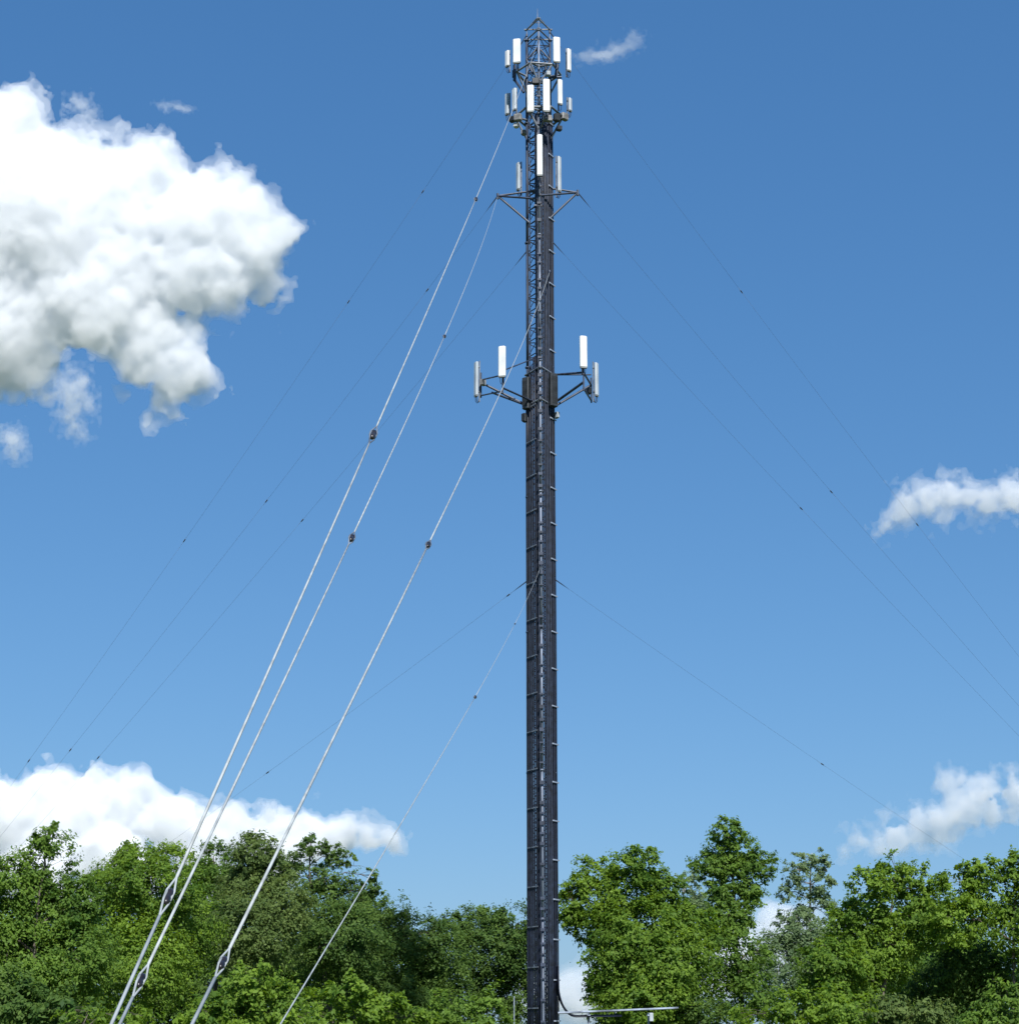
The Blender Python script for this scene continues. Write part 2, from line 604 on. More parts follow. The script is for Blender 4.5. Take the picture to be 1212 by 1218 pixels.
ARM_L, ARM_R = at(592, 233, TY + .3), at(687, 229, TY + .3)
ARM_F = Vector((TX - .1, TY - 2.2, ARM_L.z + .1))
mount = MB()
for tip, (a, b) in ((ARM_L, (LL, LF)), (ARM_R, (LR, LF))):
    up = Vector((0, 0, 1))
    strut(mount, tip, a + up * (tip.z + .22), .045)
    strut(mount, tip, b + up * (tip.z - .60), .05)
    strut(mount, tip, a.lerp(b, .2) + up * (tip.z - 1.45), .05)
    strut(mount, tip + Vector((0, 0, .12)), tip - Vector((0, 0, .16)), .06)
    strut(mount, a + up * (tip.z + .22), b + up * (tip.z - .1), .05)
strut(mount, LF + Vector((0, 0, ARM_L.z - .95)) - Vector((.25, 0, 0)), LF + Vector((0, 0, ARM_L.z - .95)) + Vector((.1, 0, 0)), .07)
strut(mount, LL + Vector((0, 0, ARM_L.z + .22)), LR + Vector((0, 0, ARM_L.z + .22)), .05)
tag(tpart(mount, 'guy_arm_frame', M['steel_dark']), 'dark pointed arms spreading left and right below the upper antennas')

# upper antenna frames and lower sector arms (parts of the tower)
def frame_ring(py, rad, pipe, drop, mat, rot=0):
    m = MB()
    z = zy(py)
    c = Vector((TX, TY, z))
    cs = []
    for k in range(6):
        a = R(-90 + 30 + 60 * k + rot)
        cs.append(c + Vector((math.cos(a), math.sin(a), 0)) * rad)
    for k in range(6):
        strut(m, cs[k], cs[(k + 1) % 6], pipe)
        if k % 2 == 0:
            for L in (LF, LL, LR):
                pass
    for k in range(6):
        n = min((LF, LL, LR), key=lambda L: (Vector((L.x, L.y, z)) - cs[k]).length)
        strut(m, cs[k], Vector((n.x, n.y, z)), pipe)
        strut(m, cs[k], Vector((n.x, n.y, z - drop)), pipe * .9)
    return m


tag(tpart(frame_ring(139, 1.12, .055, 1.0, None), 'antenna_frame', M['steel_mid']), 'lower hexagonal antenna frame near the tower top')
tag(tpart(frame_ring(87, 1.05, .050, .9, None, 8), 'antenna_frame', M['steel_mid']), 'upper hexagonal antenna frame near the tower top')
m = MB()                                        # open lattice bars of the slim upper section
for s in (-1, 1):
    strut(m, at(640 - s * 14, 71, TY - .5), at(640 - s * 6, 88, TY - .5), .05)
    strut(m, at(640 + s * 14, 71, TY - .5), at(640, 56, TY - .5), .035)
for px, py0, py1 in ((612, 78, 96), (611, 84, 92)):
    strut(m, at(px, py0, TY), at(px, py1, TY), .08)
strut(m, at(612, 95, TY), at(623, 110, TY - .3), .06)
strut(m, at(663, 77, TY - .3), at(661, 92, TY - .3), .08)
strut(m, at(652, 92, TY - .3), at(668, 92, TY - .3), .06)
tpart(m, 'antenna_frame', M['steel_dark'])
m = MB()
up = Vector((0, 0, 1))
# left sector arm: face pipe running front to back, V arms to the mast
LA, LB = at(598, 446, TY - 1.9), at(572, 452, TY + 1.0)
for dz in (0, -.75):
    strut(m, LA + up * dz, LB + up * dz, .035)
for q in (LA, LB):
    strut(m, q + up * .35, q - up * .85, .04)
mid = LA.lerp(LB, .5)
strut(m, LB.lerp(LA, .25) - up * .3, LL + up * (zy(480)), .055)
strut(m, LA - up * .6, LF.lerp(LL, .6) + up * zy(478), .045)
strut(m, LA + up * .2, LF.lerp(LL, .5) + up * zy(428), .03)
strut(m, mid - up * .7, LL + up * (zy(480)), .05)
tag(tpart(m, 'antenna_arm', M['steel_dark']), 'left arm of the lower antenna mount')
m = MB()
RA, RB = at(694, 443, TY - 1.9), at(703, 458, TY + 1.0)
for dz in (0, -.75):
    strut(m, RA + up * dz, RB + up * dz, .045)
for q in (RA, RB):
    strut(m, q + up * .35, q - up * .85, .04)
strut(m, RA + up * .0, LR + up * zy(443), .05)
strut(m, RB - up * .0, LR + up * zy(482), .055)
strut(m, RA - up * .45, LF.lerp(LR, .9) + up * zy(480), .06)
strut(m, RB + up * .5, LR + up * zy(443), .03)
tag(tpart(m, 'antenna_arm', M['steel_dark']), 'right arm of the lower antenna mount')
for py in (443, 481):
    m = MB()
    z = zy(py)
    for a, b in ((LF, LL), (LL, LR), (LR, LF)):
        c = Vector((TX, TY, 0))
        strut(m, c + (a - c) * 1.2 + up * z, c + (b - c) * 1.2 + up * z, .05)
    tpart(m, 'mount_collar', M['steel_mid'])
# cables leaving the tower foot for the bridge
m = MB()
for k in range(6):
    y = TY + .1 - k * .05
    p0 = Vector((TX + .56 + .015 * k, y, 4.6))
    pts = []
    zb = 2.62 - .03 * (k % 3)
    for t in range(13):
        a = t / 12 * math.pi / 2
        pts.append((p0.x + .75 * (1 - math.cos(a)), y, zb + 1.3 - 1.3 * math.sin(a) + (0 if t else .7)))
    pts.append((TX + 3.2, y, zb + .02))
    m.tube(pts, .022, 6)
tpart(m, 'cable_bundle', M['coax'], True)

# ------------------------------------------------------------------ panel antennas
_pm = {}


def panel_parts(root, w_, h_, d_, mat, pipe=True, pipe_ext=.25):
    key = (w_, h_, d_, mat)
    if key not in _pm:
        a = MB(); a.box((0, -d_ / 2 - .10, 0), (w_, d_, h_), bev=.035)
        b = MB(); b.tube([(0, 0, -h_ / 2 - pipe_ext), (0, 0, h_ / 2 + .08)], .032, 8)
        c = MB()
        c.box((0, -.055, h_ * .36), (.09, .10, .06)); 
        d = MB()
        d.box((0, -.055, -h_ * .36), (.09, .10, .06))
        e = MB(); e.box((0, -d_ / 2 - .10, -h_ / 2 - .012), (w_ * .9, d_ * .86, .03))
        j = MB()
        for sx in (-.25, .25):
            p = Vector((w_ * sx, -d_ / 2 - .10, -h_ / 2))
            j.tube([p, p + Vector((0, .01, -.22)), p + Vector((-sx * w_ * .3, .07, -.31)), p + Vector((-sx * w_ * .7, .13, -.27)), Vector((0, -.03, -h_ / 2 - .10))], .015, 6)
        _pm[key] = [x.build(nm, M[mm], root) for x, nm, mm in ((a, 'radome', mat), (e, 'end_cap', 'radio'), (j, 'jumper_cable', 'coax'), (b, 'mounting_pipe', 'steel_mid'), (c, 'bracket', 'steel_mid'), (d, 'bracket', 'steel_mid'))]
    else:
        for s in _pm[key]:
            o = s.copy()
            col.objects.link(o)
            o.parent = root


def panel(px, py0, py1, wpx, Y, az, label, mat='radome', group='panel antennas on the tower'):
    a, b = at(px, py0, Y), at(px, py1, Y)
    h_ = round((a - b).length * 1.04, 2)
    dep = (a - CAM).dot(Vector((0, CP, SP)))
    w_ = round(max(.16, 1.1 * wpx / FPX * dep), 2)
    o = empty('panel_antenna', (a + b) / 2, R(az))
    tag(o, label, 'antenna', group)
    panel_parts(o, w_, h_, .13, mat)
    return o


panel(615.5, 49, 76.5, 8.2, TY - .9, -12, 'white panel antenna on the top tier, left one of the two tall bright ones')
panel(661, 47, 75.5, 7.6, TY - .9, 12, 'white panel antenna on the top tier, right one of the two tall bright ones')
panel(606.5, 62, 80, 5.2, TY + .6, -48, 'narrow pale panel antenna at the outer left of the top tier', 'radome')
panel(673.5, 60, 85.5, 5.2, TY + .3, 48, 'narrow pale panel antenna at the outer right of the top tier', 'radome')
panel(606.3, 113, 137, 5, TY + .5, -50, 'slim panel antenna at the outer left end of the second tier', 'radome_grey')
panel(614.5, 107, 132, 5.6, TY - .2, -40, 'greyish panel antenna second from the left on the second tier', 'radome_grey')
panel(631.3, 104, 134.5, 7.4, TY - 1.3, -6, 'white panel antenna left of the tower middle on the second tier')
panel(649.3, 97, 134, 7.4, TY - 1.3, 6, 'white panel antenna right of the tower middle on the second tier')
panel(664, 97, 125.5, 5.6, TY - .5, 28, 'white panel antenna set higher on the right of the second tier')
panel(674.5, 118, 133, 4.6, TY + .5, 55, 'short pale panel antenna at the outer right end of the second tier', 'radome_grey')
panel(641.8, 163, 210, 6.2, TY - 1.2, 0, 'long white panel antenna fixed to the front of the tower below the tiers')
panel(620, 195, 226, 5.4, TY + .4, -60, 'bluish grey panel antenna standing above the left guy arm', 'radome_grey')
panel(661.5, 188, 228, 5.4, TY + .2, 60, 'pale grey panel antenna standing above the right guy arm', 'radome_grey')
panel(598.3, 414, 449, 8.2, TY - 1.9, -14, 'bright white panel antenna on the left lower arm, nearer the tower')
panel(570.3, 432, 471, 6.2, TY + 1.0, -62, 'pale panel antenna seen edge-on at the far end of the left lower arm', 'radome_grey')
panel(692.7, 402, 438, 8.2, TY - 1.9, 12, 'bright white panel antenna on the right lower arm, nearer the tower')
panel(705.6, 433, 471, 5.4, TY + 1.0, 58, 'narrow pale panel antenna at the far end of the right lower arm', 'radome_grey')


def radio(px, py, wpx, hpx, Y, az, mat, label):
    p = at(px, py, Y)
    dep = (p - CAM).dot(Vector((0, CP, SP)))
    s = dep / FPX
    o = empty('radio_unit', p, R(az))
    tag(o, label, 'radio', 'radio boxes mounted behind the antennas')
    a = MB(); a.box((0, 0, 0), (wpx * s, .22, hpx * s), bev=.03)
    cas = a.build('casing', M[mat], o)
    b = MB()
    for k in range(5):
        b.box((-wpx * s * .36 + k * wpx * s * .18, -.125, 0), (.02, .05, hpx * s * .8))
    b.build('cooling_fins', M[mat], cas)


radio(610, 142, 8, 7, TY - .3, -30, 'radio_dark', 'dark radio box under the outer left antennas of the second tier')
radio(616, 140, 9, 9, TY - .8, -20, 'radio', 'grey radio box under the left antennas of the second tier')
radio(614, 149.5, 5.5, 5.5, TY - .6, -20, 'radome', 'small white box hanging below the left of the second tier')
radio(651, 141, 11, 8, TY - 1.0, 12, 'radio', 'grey radio box under the right middle antenna of the second tier')
radio(662, 140, 7, 10, TY - .7, 25, 'radio_dark', 'dark radio box under the raised right antenna of the second tier')
radio(671, 139, 9, 9, TY, 45, 'radio', 'grey radio box at the outer right of the second tier')
radio(665, 153, 6, 6, TY - .5, 20, 'radio_dark', 'small dark radio box hanging lowest at the right of the second tier')
radio(623, 158, 6, 6, TY - .4, -20, 'radio', 'small grey box hanging lowest at the left of the second tier')
radio(637, 97, 9, 8, TY - .8, 0, 'radio_dark', 'dark box on the tower just between the two tiers of antennas')
radio(652, 88, 5, 6, TY - .8, 10, 'radome_grey', 'small pale box right of the tower between the two tiers')
radio(626, 468, 9, 40, TY - .1, -35, 'radio_dark', 'tall dark radio stack on the left side of the tower at the lower antennas')
radio(658, 464, 10, 42, TY - .3, 35, 'radio_dark', 'tall dark radio stack on the right side of the tower at the lower antennas')
radio(624, 497, 5, 11, TY, -35, 'radio_dark', 'small dark box below the left lower antenna arm')
radio(575, 455, 5, 8, TY + .8, -30, 'radio', 'little grey box behind the left edge-on lower antenna')
radio(700, 465, 6, 8, TY + .7, 30, 'radio_dark', 'little dark box behind the right end lower antenna')
radio(662, 494, 4, 8, TY + .1, 30, 'radome_grey', 'small pale box beside the tower below the right lower arm')

# ------------------------------------------------------------------ guy wires
def lathe(mb, p, d, prof, n=12):
    d = d.normalized()
    a = d.orthogonal().normalized()
    b = d.cross(a)
    i0 = len(mb.v)
    for (h, r) in prof:
        for j in range(n):
            t = 2 * math.pi * j / n
            mb.v.append(p + d * h + (a * math.cos(t) + b * math.sin(t)) * r)
    for k in range(len(prof) - 1):
        for j in range(n):
            q, w2 = i0 + k * n + j, i0 + k * n + (j + 1) % n
            mb.f.append((q, w2, w2 + n, q + n))
    mb.f.append(tuple(i0 + j for j in range(n - 1, -1, -1)))
    mb.f.append(tuple(i0 + (len(prof) - 1) * n + j for j in range(n)))


def guy(A, B, sag, r, mat, spots, label, group, ins=.10, vee=None):
    """A anchor, B tower end; spots are the heights in the photograph (row) of the insulators"""
    path = lambda t: A.lerp(B, t) - Vector((0, 0, 4 * sag * t * (1 - t)))
    root = empty('guy_wire', A)
    tag(root, label, 'guy wire', group)
    L = (B - A).length
    ts = []
    for s in spots:
        if isinstance(s, tuple):
            py, size = s
        else:
            py, size = s, ins
        lo, hi = 0.0, 1.0
        for _ in range(50):
            mid = (lo + hi) / 2
            if proj(path(mid))[1] > py: lo = mid
            else: hi = mid
        ts.append((lo, size))
    ts.sort()
    m = MB()
    cuts = [0.0]
    for t, size in ts:
        v = size * 4.2 / L
        cuts += [t - v, t + v]
    cuts.append(1.0)
    for k in range(0, len(cuts), 2):
        a, b = cuts[k], cuts[k + 1]
        n = max(4, int(40 * (b - a)))
        m.tube([path(a + (b - a) * j / n) - A for j in range(n + 1)], r, 6)
    m.build('strand', M[mat], root, True)
    m = MB()
    e0 = path(1 - .9 / L) - A
    m.tube([e0, path(1 - .45 / L) - A, B - A], [r * 1.2, .022, .028], 8)
    m.box(B - A, (.10, .10, .16), bev=.02)
    m.build('end_fitting', M['steel_dark'], root)
    for t, size in ts:
        p = path(t)
        d = (path(t + .002) - path(t - .002)).normalized()
        x = d.cross((p - CAM).normalized()).normalized()
        q = MB()
        s = size
        lathe(q, p - A, d, [(-1.5 * s, s * .16), (-1.2 * s, s * .32), (-.5 * s, s * .40), (-.2 * s, s * .28), (s * .2, s * .28), (s * .5, s * .40), (1.2 * s, s * .32), (1.5 * s, s * .16)])
        io = q.build('insulator', M['ceramic'], root, True)
        gq = MB()
        for sg in (-1, 1):
            e = p + d * sg * s * 4.2
            xx = x if sg > 0 else (x * .9 + d.cross(x) * .5).normalized()
            for sx in (-1, 1):
                gq.tube([e - A + d * sg * s * 1.6, e - A, p + d * sg * s * 1.1 + xx * sx * s * .40 - A, p - d * sg * s * .7 + xx * sx * s * .36 - A], min(r * .85, max(s * .10, .0045 if s < .04 else 0)), 6)
        gq.build('grip', M[mat if size < .04 else 'steel_mid'], io, True)
    return root


G1 = 'bright guy wires running to the near anchor'
G2 = 'dark guy wires running to the far left anchor'
G3 = 'dark guy wires running to the far right anchor'
tw = lambda L, py: Vector((L.x, L.y, zy(py, L.y)))


def near_end(px0, py0, B, Y, sag, pb=2060):
    """the anchor end of a near wire: on the line of sight plane through a seen point, close to the ground"""
    bx, by = proj(B)
    x = px0 + (px0 - bx) / (py0 - by) * (pb - py0)
    for _ in range(8):                       # allow for the sag of the wire
        A = at(x, pb, Y)
        lo, hi = 0.0, 1.0
        for _ in range(40):
            t = (lo + hi) / 2
            q = proj(A.lerp(B, t) - Vector((0, 0, 4 * sag * t * (1 - t))))
            if q[1] > py0: lo = t
            else: hi = t
        x += (px0 - q[0]) * 1.2
    return at(x, pb, Y)


B1 = tw(LF, 46)
guy(near_end(133, 1218, B1, 4.0, .35), B1, .35, .0064, 'strand', [(1066, .036), (517, .065), (237, .075)],
    'bright guy wire from the very top of the tower down to the lower left corner', G1)
B2 = ARM_L
guy(near_end(143, 1218, B2, 4.02, .55), B2, .55, .0064, 'strand', [(1166, .034), (640, .06), (400, .07)],
    'bright guy wire from the left guy arm down to the lower left corner', G1)
B3 = tw(LF, 320) + Vector((.45, .3, 0))
guy(near_end(229, 1218, B3, 4.04, .40), B3, .40, .0074, 'strand', [(1145, .036), (648, .06)],
    'bright guy wire from the tower between guy arms and lower antennas to the bottom left', G1)
B4 = tw(LF, 672)
guy(near_end(334, 1218, B4, 4.06, .35), B4, .35, .0042, 'strand', [(829, .055), (742, .05)],
    'lowest bright guy wire, from mid tower down past the left treetops to the bottom', G1)


def far_end(px0, py0, B, Y):
    bx, by = proj(B)
    gx = px0; gy = py0
    # follow the seen line on until it meets the ground at that distance
    zg = .3
    v = (CAM.z - zg) / Y
    py = IMH / 2 + FPX * math.tan(PITCH + math.atan(v)) * 1.0
    x = px0 + (px0 - bx) / (py0 - by) * (py - py0)
    p = at(x, py, Y)
    return p


def far(px0, py0, B, Y, sag, spots, label, group):
    guy(far_end(px0, py0, B, Y), B, sag, .0040, 'strand_dark', spots, label, group, ins=.062)


far(18, 912, tw(LL, 42), 99, .9, [905, 643, 359, 228], 'dark guy wire from the tower top to the far left, steepest of its four', G2)
far(62, 903, ARM_L, 99.3, .8, [892, 596, 345], 'dark guy wire from the left guy arm to the far left', G2)
far(100, 908, tw(LL, 298), 99.6, .6, [901, 619], 'dark guy wire from just below the guy arms to the far left', G2)
far(272, 943, tw(LL, 690), 99.9, .4, [919, 708], 'dark guy wire from mid tower to the far left, flattest of its four', G2)
far(1207, 757, tw(LR, 38), 104, .9, [624, 347], 'dark guy wire from the tower top to the far right, steepest of its four', G3)
far(1207, 818, ARM_R, 104.3, .8, [585], 'dark guy wire from the right guy arm to the far right', G3)
far(1207, 858, tw(LR, 286), 104.6, .6, [605], 'dark guy wire from just below the guy arms to the far right', G3)
far(1070, 962, tw(LR, 688), 104.9, .4, [909], 'dark guy wire from mid tower to the far right, flattest of its four', G3)

# ------------------------------------------------------------------ cable bridge beside the tower foot, thin pole
br = empty('cable_bridge', (TX + 2.6, TY, 0))
tag(br, 'low pale metal cable bridge on posts running right from the tower base', 'cable bridge')
x0, x1 = at(690, 1203, TY).x, at(806, 1198, TY).x
zb0, zb1 = at(690, 1204, TY).z, at(806, 1199, TY).z
off = Vector((TX + 2.6, TY, 0))
m = MB()
for yy in (-.25, .25):
    m.tube([Vector((x0 - .9, TY + yy, zb0 - .03)) - off, Vector((x1, TY + yy, zb1)) - off], .04, 6)
k = x0 - .9
while k < x1:
    z = zb0 + (zb1 - zb0) * (k - x0) / (x1 - x0)
    m.box(Vector((k, TY, z)) - off, (.03, .5, .02))
    k += .16
m.build('grating', M['steel_pale'], br)
for px in (700, 771):
    m = MB()
    x = at(px, 1205, TY).x
    m.tube([Vector((x, TY, 0)) - off, Vector((x, TY, zb0 - .03)) - off], .045, 8)
    m.box(Vector((x, TY, zb0 - .12)) - off, (.12, .6, .05))
    m.build('post', M['steel_pale'], br)
m = MB()
x = at(773, 1209, TY).x
m.box(Vector((x + .03, TY - .3, at(773, 1210, TY).z)) - off, (.16, .12, .34), bev=.02)
m.build('junction_box', M['radome_grey'], br)

po = MB()
p = at(611.5, 1186, 76)
po.tube([(0, 0, 0), (0, 0, p.z)], .022, 8)
po.tube([(0, 0, p.z - .02), (0, 0, p.z + .03)], .03, 8)
o = po.build('pole', M['steel_pale'], None)
o.location = (p.x, 76, 0)
tag(o, 'thin pale upright pole standing left of the tower base', 'pole')

# ------------------------------------------------------------------ trees
def grow(name, label, group, Y, lobes, leaf, seed, dens=1.0, leaf_m=.175, bark='bark', cat='tree', trunk_px=None, airy=0.0, trunk_r=None):
    rng = np.random.default_rng(seed)
    s = Y * CP / FPX
    Lb = np.array([l[:4] for l in lobes], float)
    bx = trunk_px if trunk_px is not None else float(np.average(Lb[:, 0], weights=Lb[:, 2] * Lb[:, 3]))
    base = at(bx, 1218, Y); base.z = 0
    root = empty(name, base)
    tag(root, label, cat, group)
    O = np.array(base)
    cents, allV, allT, lobe_c = [], [], [], []
    for (px, py, rx, ry, *o) in lobes:
        d_air = o[0] if o else airy
        c = np.array(at(px, py, Y)) + np.array([0, rng.uniform(-.7, .7) * rx * s, 0])
        rad = np.array([rx * s, rx * s * .9, ry * s])
        lobe_c.append((c, rad))
        lp = leaf_m / s
        area = math.pi * rx * ry
        nleaf = int(area / (lp * lp * .28) * 5.5 * dens * (1 - d_air))
        ncl = max(6, int(nleaf / 26))
        # clumps: on sprays near the rim and inside, with gaps between
        u = rng.normal(size=(ncl, 3)); u /= np.linalg.norm(u, axis=1)[:, None]
        u[:, 1] = np.where(rng.random(ncl) < .6, -np.abs(u[:, 1]), u[:, 1])
        # uneven outline: smooth random radius by direction
        k1 = rng.normal(size=(7, 3)) * 2.2
        ph = rng.uniform(0, 6.28, 7)
        mod = 1 + .10 * np.sin(u @ k1.T + ph).sum(1) / 1.6
        rr = (.45 + .55 * rng.random(ncl) ** .55) * mod
        rr = np.where(rng.random(ncl) < .05, rr * 1.16, rr)
        cc = c + u * rad * rr[:, None]
        kk = rng.normal(size=(6, 3)) * (2 * math.pi / 1.5) * .6
        gap = np.sin(cc @ kk.T + rng.uniform(0, 6.28, 6)).mean(1)
        ok = gap > -.20
        u, cc, gap = u[ok], cc[ok], gap[ok]
        ncl = len(cc)
        crad = np.clip(.20 * rad.min(), .16, .42) * rng.uniform(.6, 1.35, ncl)
        ctint = rng.normal(.58, .18, ncl) + rng.uniform(-.2, .2)
        cdir = u * np.array([1, 1, .6]) + np.array([0, 0, .55])
        cnt = rng.integers(18, 52, ncl)
        ci = np.repeat(np.arange(ncl), cnt)
        n = len(ci)
        g = np.clip(rng.normal(size=(n, 3)), -1.9, 1.9) * np.array([1, 1, .62])
        sp = u + rng.normal(size=(ncl, 3)) * .5            # each clump is a spray growing outward
        sp /= np.linalg.norm(sp, axis=1)[:, None]
        pos = cc[ci] + g * crad[ci][:, None] * .52 + sp[ci] * (np.clip(rng.normal(size=n), -1.7, 1.7) * crad[ci] * .75)[:, None]
        pos[:, 2] -= .25 * (g[:, 0] ** 2 + g[:, 1] ** 2) * crad[ci] * .4
        nor = cdir[ci] + rng.normal(size=(n, 3)) * .5
        nor /= np.linalg.norm(nor, axis=1)[:, None]
        tn = np.cross(nor, rng.normal(size=(n, 3)))
        tn /= np.linalg.norm(tn, axis=1)[:, None]
        bn = np.cross(nor, tn)
        sz = leaf_m * rng.uniform(.55, 1.25, n) * rng.uniform(.75, 1.3, ncl)[ci]
        A = tn * (sz * .5)[:, None]
        B = bn * (sz * .27)[:, None]
        fold = nor * (sz * .08)[:, None]
        q = np.stack([pos - A, pos - B + fold, pos + A - fold * .8, pos + B + fold], 1)
        allV.append(q.reshape(-1, 3))
        tt = np.clip(ctint[ci] + rng.normal(0, .16, n), 0, 1)
        allT.append(np.repeat(tt, 4))
        cents.append((c, cc))
    V = np.concatenate(allV) - O
    T = np.concatenate(allT)
    V[:, 2] = np.maximum(V[:, 2], .03)
    F = np.arange(len(V)).reshape(-1, 4)
    np_mesh('crown', V, F, LEAF[leaf], root, T)
    # trunk with limbs and boughs
    m = MB()
    top = max([q for q in lobe_c if q[1][0] > 14 * s] or lobe_c, key=lambda q: q[0][2])
    tz = top[0][2] + top[1][2] * .3
    tr = trunk_r or max(.06, .014 * tz + .02)
    tp = Vector(top[0]) - base
    pts, npt = [], 9
    for k in range(npt):
        t = k / (npt - 1)
        e = t * t * (3 - 2 * t)
        pts.append(Vector((tp.x * e + math.sin(k * 1.7 + seed) * .10 * t, tp.y * e + math.cos(k * 1.3 + seed) * .10 * t, tz * t)))
    m.tube(pts, [tr * (1 - .86 * (k / (npt - 1)) ** .9) * (1.5 if k == 0 else 1) for k in range(npt)], 8)

    def on_trunk(z):
        f = max(0, min(npt - 1.001, z / tz * (npt - 1)))
        i = int(f)
        return pts[i].lerp(pts[i + 1], f - i), tr * (1 - .8 * f / (npt - 1))

    for (c, cc), (_, rad) in zip(cents, lobe_c):
        e = Vector(c) - base
        z = max(.12 * tz, min(e.z - .15 * rad[2] - .35 * math.hypot(e.x, e.y), tz * .9))
        p0, r0 = on_trunk(z)
        mid = p0.lerp(e, .55) + Vector((0, 0, .12 * (e - p0).length)) + Vector(rng.normal(size=3) * .08)
        rl = min(r0 * .6, .03 + .022 * (e - p0).length)
        m.tube([p0, p0.lerp(mid, .5) + Vector(rng.normal(size=3) * .04), mid, e], [rl, rl * .8, rl * .6, rl * .35], 6)
        nb = min(len(cc), 16)
        for j in rng.choice(len(cc), nb, replace=False):
            q = Vector(cc[j]) - base
            st = mid.lerp(e, rng.uniform(0, 1))
            md = st.lerp(q, .5) + Vector((0, 0, .08 * (q - st).length))
            m.tube([st, md, q], [rl * .3, rl * .2, .006], 4, cap=False)
    m.build('trunk', M[bark], root, True)
    return root


GT = 'trees standing behind the tower'
GS = 'young trees and shrubs in front of the wood'
grow('tree', 'leafy green tree with a pointed top at the left edge', GT, 86,
     [(56, 1030, 36, 40), (55, 1000, 15, 16), (18, 1050, 42, 42), (92, 1078, 32, 42), (50, 1090, 60, 45), (8, 1120, 55, 55), (95, 1140, 48, 55), (40, 1160, 60, 55), (-45, 1090, 50, 70), (62, 985, 6, 10, .3)],
     'mid', 21)
grow('tree', 'round headed green tree behind the pair of bright guy wires', GT, 95,
     [(165, 1030, 38, 28), (205, 1034, 32, 26), (135, 1052, 34, 32), (185, 1065, 60, 40), (150, 1100, 60, 50), (215, 1100, 50, 50), (175, 1150, 75, 55)],
     'fresh', 22)
grow('tree', 'small green treetop between the two guy wires and the dark crown', GT, 108,
     [(255, 1025, 24, 26), (240, 1045, 26, 26), (262, 1060, 36, 40), (262, 1110, 44, 50)], 'mid', 23)
grow('tree', 'dark round crowned tree just left of the third bright guy wire', GT, 104,
     [(305, 1014, 32, 26), (284, 1035, 28, 28), (325, 1035, 30, 28), (308, 1062, 48, 38), (300, 1110, 60, 50), (340, 1090, 40, 45)], 'olive', 24)
grow('tree', 'loose airy tree with sky showing through its thin top', GT, 110,
     [(370, 1008, 24, 15, .45), (395, 1018, 26, 18, .5), (425, 1030, 22, 14, .55), (350, 1030, 22, 22, .3), (385, 1045, 34, 22, .35), (445, 1042, 8, 7, .3), (449, 1062, 9, 6, .4), (432, 1060, 26, 20, .35), (390, 1080, 55, 35), (410, 1120, 65, 45)],
     'dark', 25, leaf_m=.19)
grow('tree', 'broad dark tree sloping down toward the open sky', GT, 116,
     [(462, 1098, 40, 30), (430, 1100, 44, 40), (500, 1112, 36, 30), (470, 1140, 60, 45), (415, 1150, 60, 50), (525, 1140, 40, 40), (470, 1190, 70, 40)], 'dark', 26, leaf_m=.19)
grow('tree', 'dense green tree close behind the tower on its left', GT, 122,
     [(572, 1098, 34, 26), (608, 1104, 30, 28), (542, 1106, 30, 26), (585, 1130, 52, 40), (620, 1140, 30, 44), (560, 1170, 55, 45), (615, 1185, 36, 40), (510, 1180, 50, 45)], 'dark', 27, leaf_m=.20)
grow('tree', 'spreading fresh green tree right beside the tower', GT, 84,
     [(708, 1040, 30, 24), (681, 1074, 17, 32), (678, 1094, 15, 18), (754, 1034, 36, 26), (688, 1062, 18, 26), (735, 1066, 48, 32), (785, 1060, 30, 32), (700, 1092, 26, 20), (755, 1105, 55, 40), (735, 1140, 42, 42), (722, 1110, 34, 30), (790, 1150, 58, 50), (815, 1105, 36, 36), (712, 1178, 18, 20), (760, 1190, 60, 32)],
     'fresh', 28, bark='bark', dens=1.3)
grow('tree', 'tall narrow tree rising highest on the right of the tower', GT, 90,
     [(866, 992, 22, 18), (873, 1014, 36, 24), (848, 1030, 28, 24), (896, 1030, 26, 22), (872, 1048, 36, 24), (862, 1070, 26, 18, .2), (893, 1066, 20, 16, .2), (862, 1090, 32, 22), (845, 1102, 34, 24), (884, 1098, 16, 16, .35), (905, 1134, 24, 14, .2), (858, 1140, 50, 40), (880, 1180, 48, 40)],
     'mid', 29, trunk_px=884)
grow('tree', 'thin pale far tree left of the highest treetop', GT, 150,
     [(812, 1050, 20, 16, .5), (828, 1042, 14, 14, .55), (835, 1066, 22, 18, .5), (820, 1090, 26, 26, .3)], 'grey', 30, leaf_m=.22, bark='bark_pale')
grow('tree', 'thin greyish tree with many gaps right of the highest treetop', GT, 118,
     [(966, 1018, 22, 15, .4), (946, 1036, 20, 18, .5), (984, 1036, 16, 20, .45), (964, 1050, 28, 18, .55), (935, 1062, 16, 16, .6), (972, 1078, 32, 22, .45), (940, 1090, 22, 18, .5), (950, 1116, 38, 26), (925, 1150, 40, 40), (975, 1140, 40, 40)],
     'grey', 31, leaf_m=.20, bark='bark_pale')
grow('tree', 'wide green tree with a small spire on top, on the right', GT, 80,
     [(1030, 1056, 30, 22), (1062, 1046, 30, 22), (1060, 1024, 9, 15), (1098, 1048, 28, 22), (1045, 1085, 50, 36), (1095, 1085, 48, 40), (1012, 1110, 36, 36), (1045, 1130, 50, 36), (985, 1150, 44, 40), (1020, 1180, 50, 36)],
     'fresh', 32)
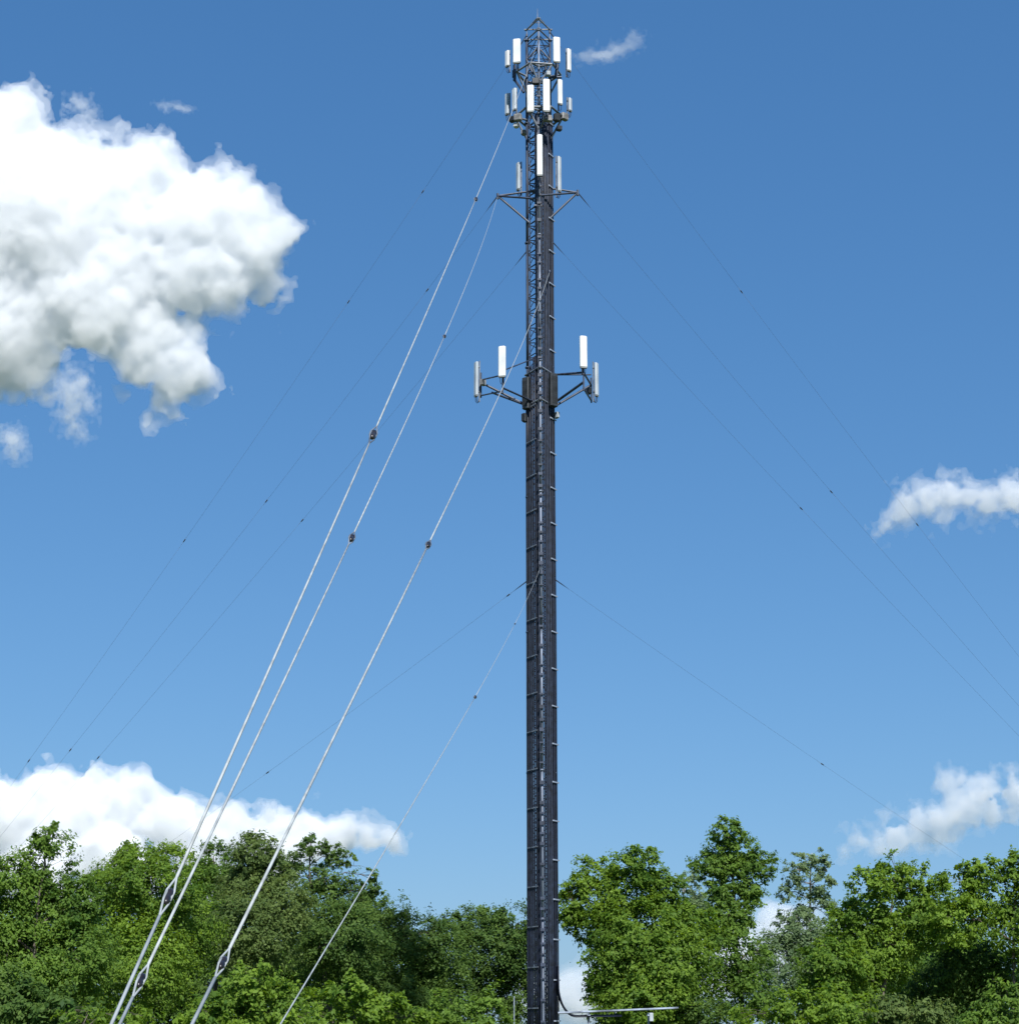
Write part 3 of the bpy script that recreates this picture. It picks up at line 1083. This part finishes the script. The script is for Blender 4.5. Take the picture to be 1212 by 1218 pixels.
grow('tree', 'bushy green tree reaching the right edge', GT, 79,
     [(1165, 1042, 32, 24), (1202, 1040, 30, 24), (1136, 1050, 26, 22), (1180, 1075, 55, 36), (1135, 1095, 40, 30), (1215, 1095, 45, 45), (1250, 1060, 45, 45), (1240, 1140, 34, 40)],
     'fresh', 33)
grow('tree', 'dark shaded tree low at the right below the bushy one', GT, 84,
     [(1150, 1150, 60, 46), (1120, 1180, 60, 40), (1190, 1190, 50, 40)], 'dark', 34)
# deeper rows of the wood, seen between the nearer crowns
for k, (px, py, rx, Y, lf, lab) in enumerate((
        (60, 1130, 90, 128, 'dark', 'dark filling tree deep in the wood behind the pointed left edge tree'),
        (215, 1120, 80, 132, 'dark', 'dark filling tree deep in the wood behind the pair of guy wires'),
        (330, 1125, 70, 130, 'mid', 'filling tree deep in the wood behind the dark round crowned tree'),
        (450, 1160, 70, 134, 'mid', 'filling tree deep in the wood below the sloping dark tree'),
        (775, 1150, 60, 118, 'dark', 'filling tree deep in the wood behind the tree beside the tower'),
        (1015, 1150, 60, 124, 'dark', 'filling tree deep in the wood behind the wide spired tree'),
        (1120, 1120, 70, 126, 'mid', 'filling tree deep in the wood between the two right hand crowns'))):
    grow('tree', lab, GT, Y, [(px, py, rx, 50), (px - rx * .4, py + 40, rx * .8, 50), (px + rx * .4, py + 45, rx * .8, 48), (px, py + 75, rx, 40)], lf, 60 + k, leaf_m=.26)
# nearer growth along the bottom edge
grow('young_tree', 'bright young tree growing at the bottom between the guy wires', GS, 52,
     [(270, 1185, 42, 30), (300, 1165, 34, 26), (320, 1200, 50, 32), (245, 1210, 34, 26), (290, 1225, 70, 26)], 'fresh', 41, leaf_m=.16)
grow('young_tree', 'bright feathery sapling at the bottom right of the lowest guy wire', GS, 56,
     [(385, 1195, 36, 24), (420, 1180, 30, 20), (450, 1200, 40, 22), (485, 1210, 34, 18), (400, 1222, 70, 22)], 'fresh', 42, leaf_m=.16)
grow('shrub', 'dark leafy shrub in the bottom left corner', GS, 50,
     [(30, 1200, 50, 34), (80, 1205, 44, 30), (0, 1180, 40, 40)], 'dark', 43, leaf_m=.15, cat='shrub')
grow('shrub', 'light green shrub at the bottom beside the pair of guy wires', GS, 48,
     [(105, 1212, 34, 16), (150, 1215, 40, 16)], 'fresh', 44, leaf_m=.15, cat='shrub')
grow('shrub', 'green shrub at the bottom left of the thin pole', GS, 66,
     [(540, 1205, 36, 24), (580, 1202, 30, 26), (505, 1215, 30, 18)], 'mid', 45, leaf_m=.14, cat='shrub')
grow('shrub', 'dark shrub growing under the cable bridge', GS, 83,
     [(735, 1225, 40, 18), (790, 1220, 40, 22), (830, 1215, 30, 26)], 'dark', 46, leaf_m=.15, cat='shrub')
grow('shrub', 'bright shrub at the bottom below the thin greyish tree', GS, 54,
     [(905, 1205, 36, 22), (950, 1200, 36, 26), (990, 1195, 34, 30), (1010, 1210, 40, 24)], 'fresh', 47, leaf_m=.13, cat='shrub')
grow('shrub', 'yellowish green shrub at the bottom under the wide spired tree', GS, 58,
     [(1060, 1205, 40, 24), (1100, 1210, 36, 20), (1040, 1218, 50, 18)], 'olive', 48, leaf_m=.13, cat='shrub')
grow('shrub', 'leafy green shrub in the bottom right corner', GS, 52,
     [(1200, 1195, 36, 34), (1235, 1170, 40, 50), (1170, 1215, 34, 18)], 'mid', 49, leaf_m=.13, cat='shrub')

# ------------------------------------------------------------------ render settings
sc.render.engine = 'CYCLES'
cy = sc.cycles
cy.max_bounces = 64
cy.diffuse_bounces = 8
cy.glossy_bounces = 2
cy.transmission_bounces = 8
cy.volume_bounces = 64
cy.transparent_max_bounces = 64
cy.use_denoising = True
cy.caustics_reflective = cy.caustics_refractive = False
sc.view_settings.view_transform = 'Standard'
sc.view_settings.look = 'None'
sc.view_settings.exposure = .4
sc.view_settings.gamma = 1
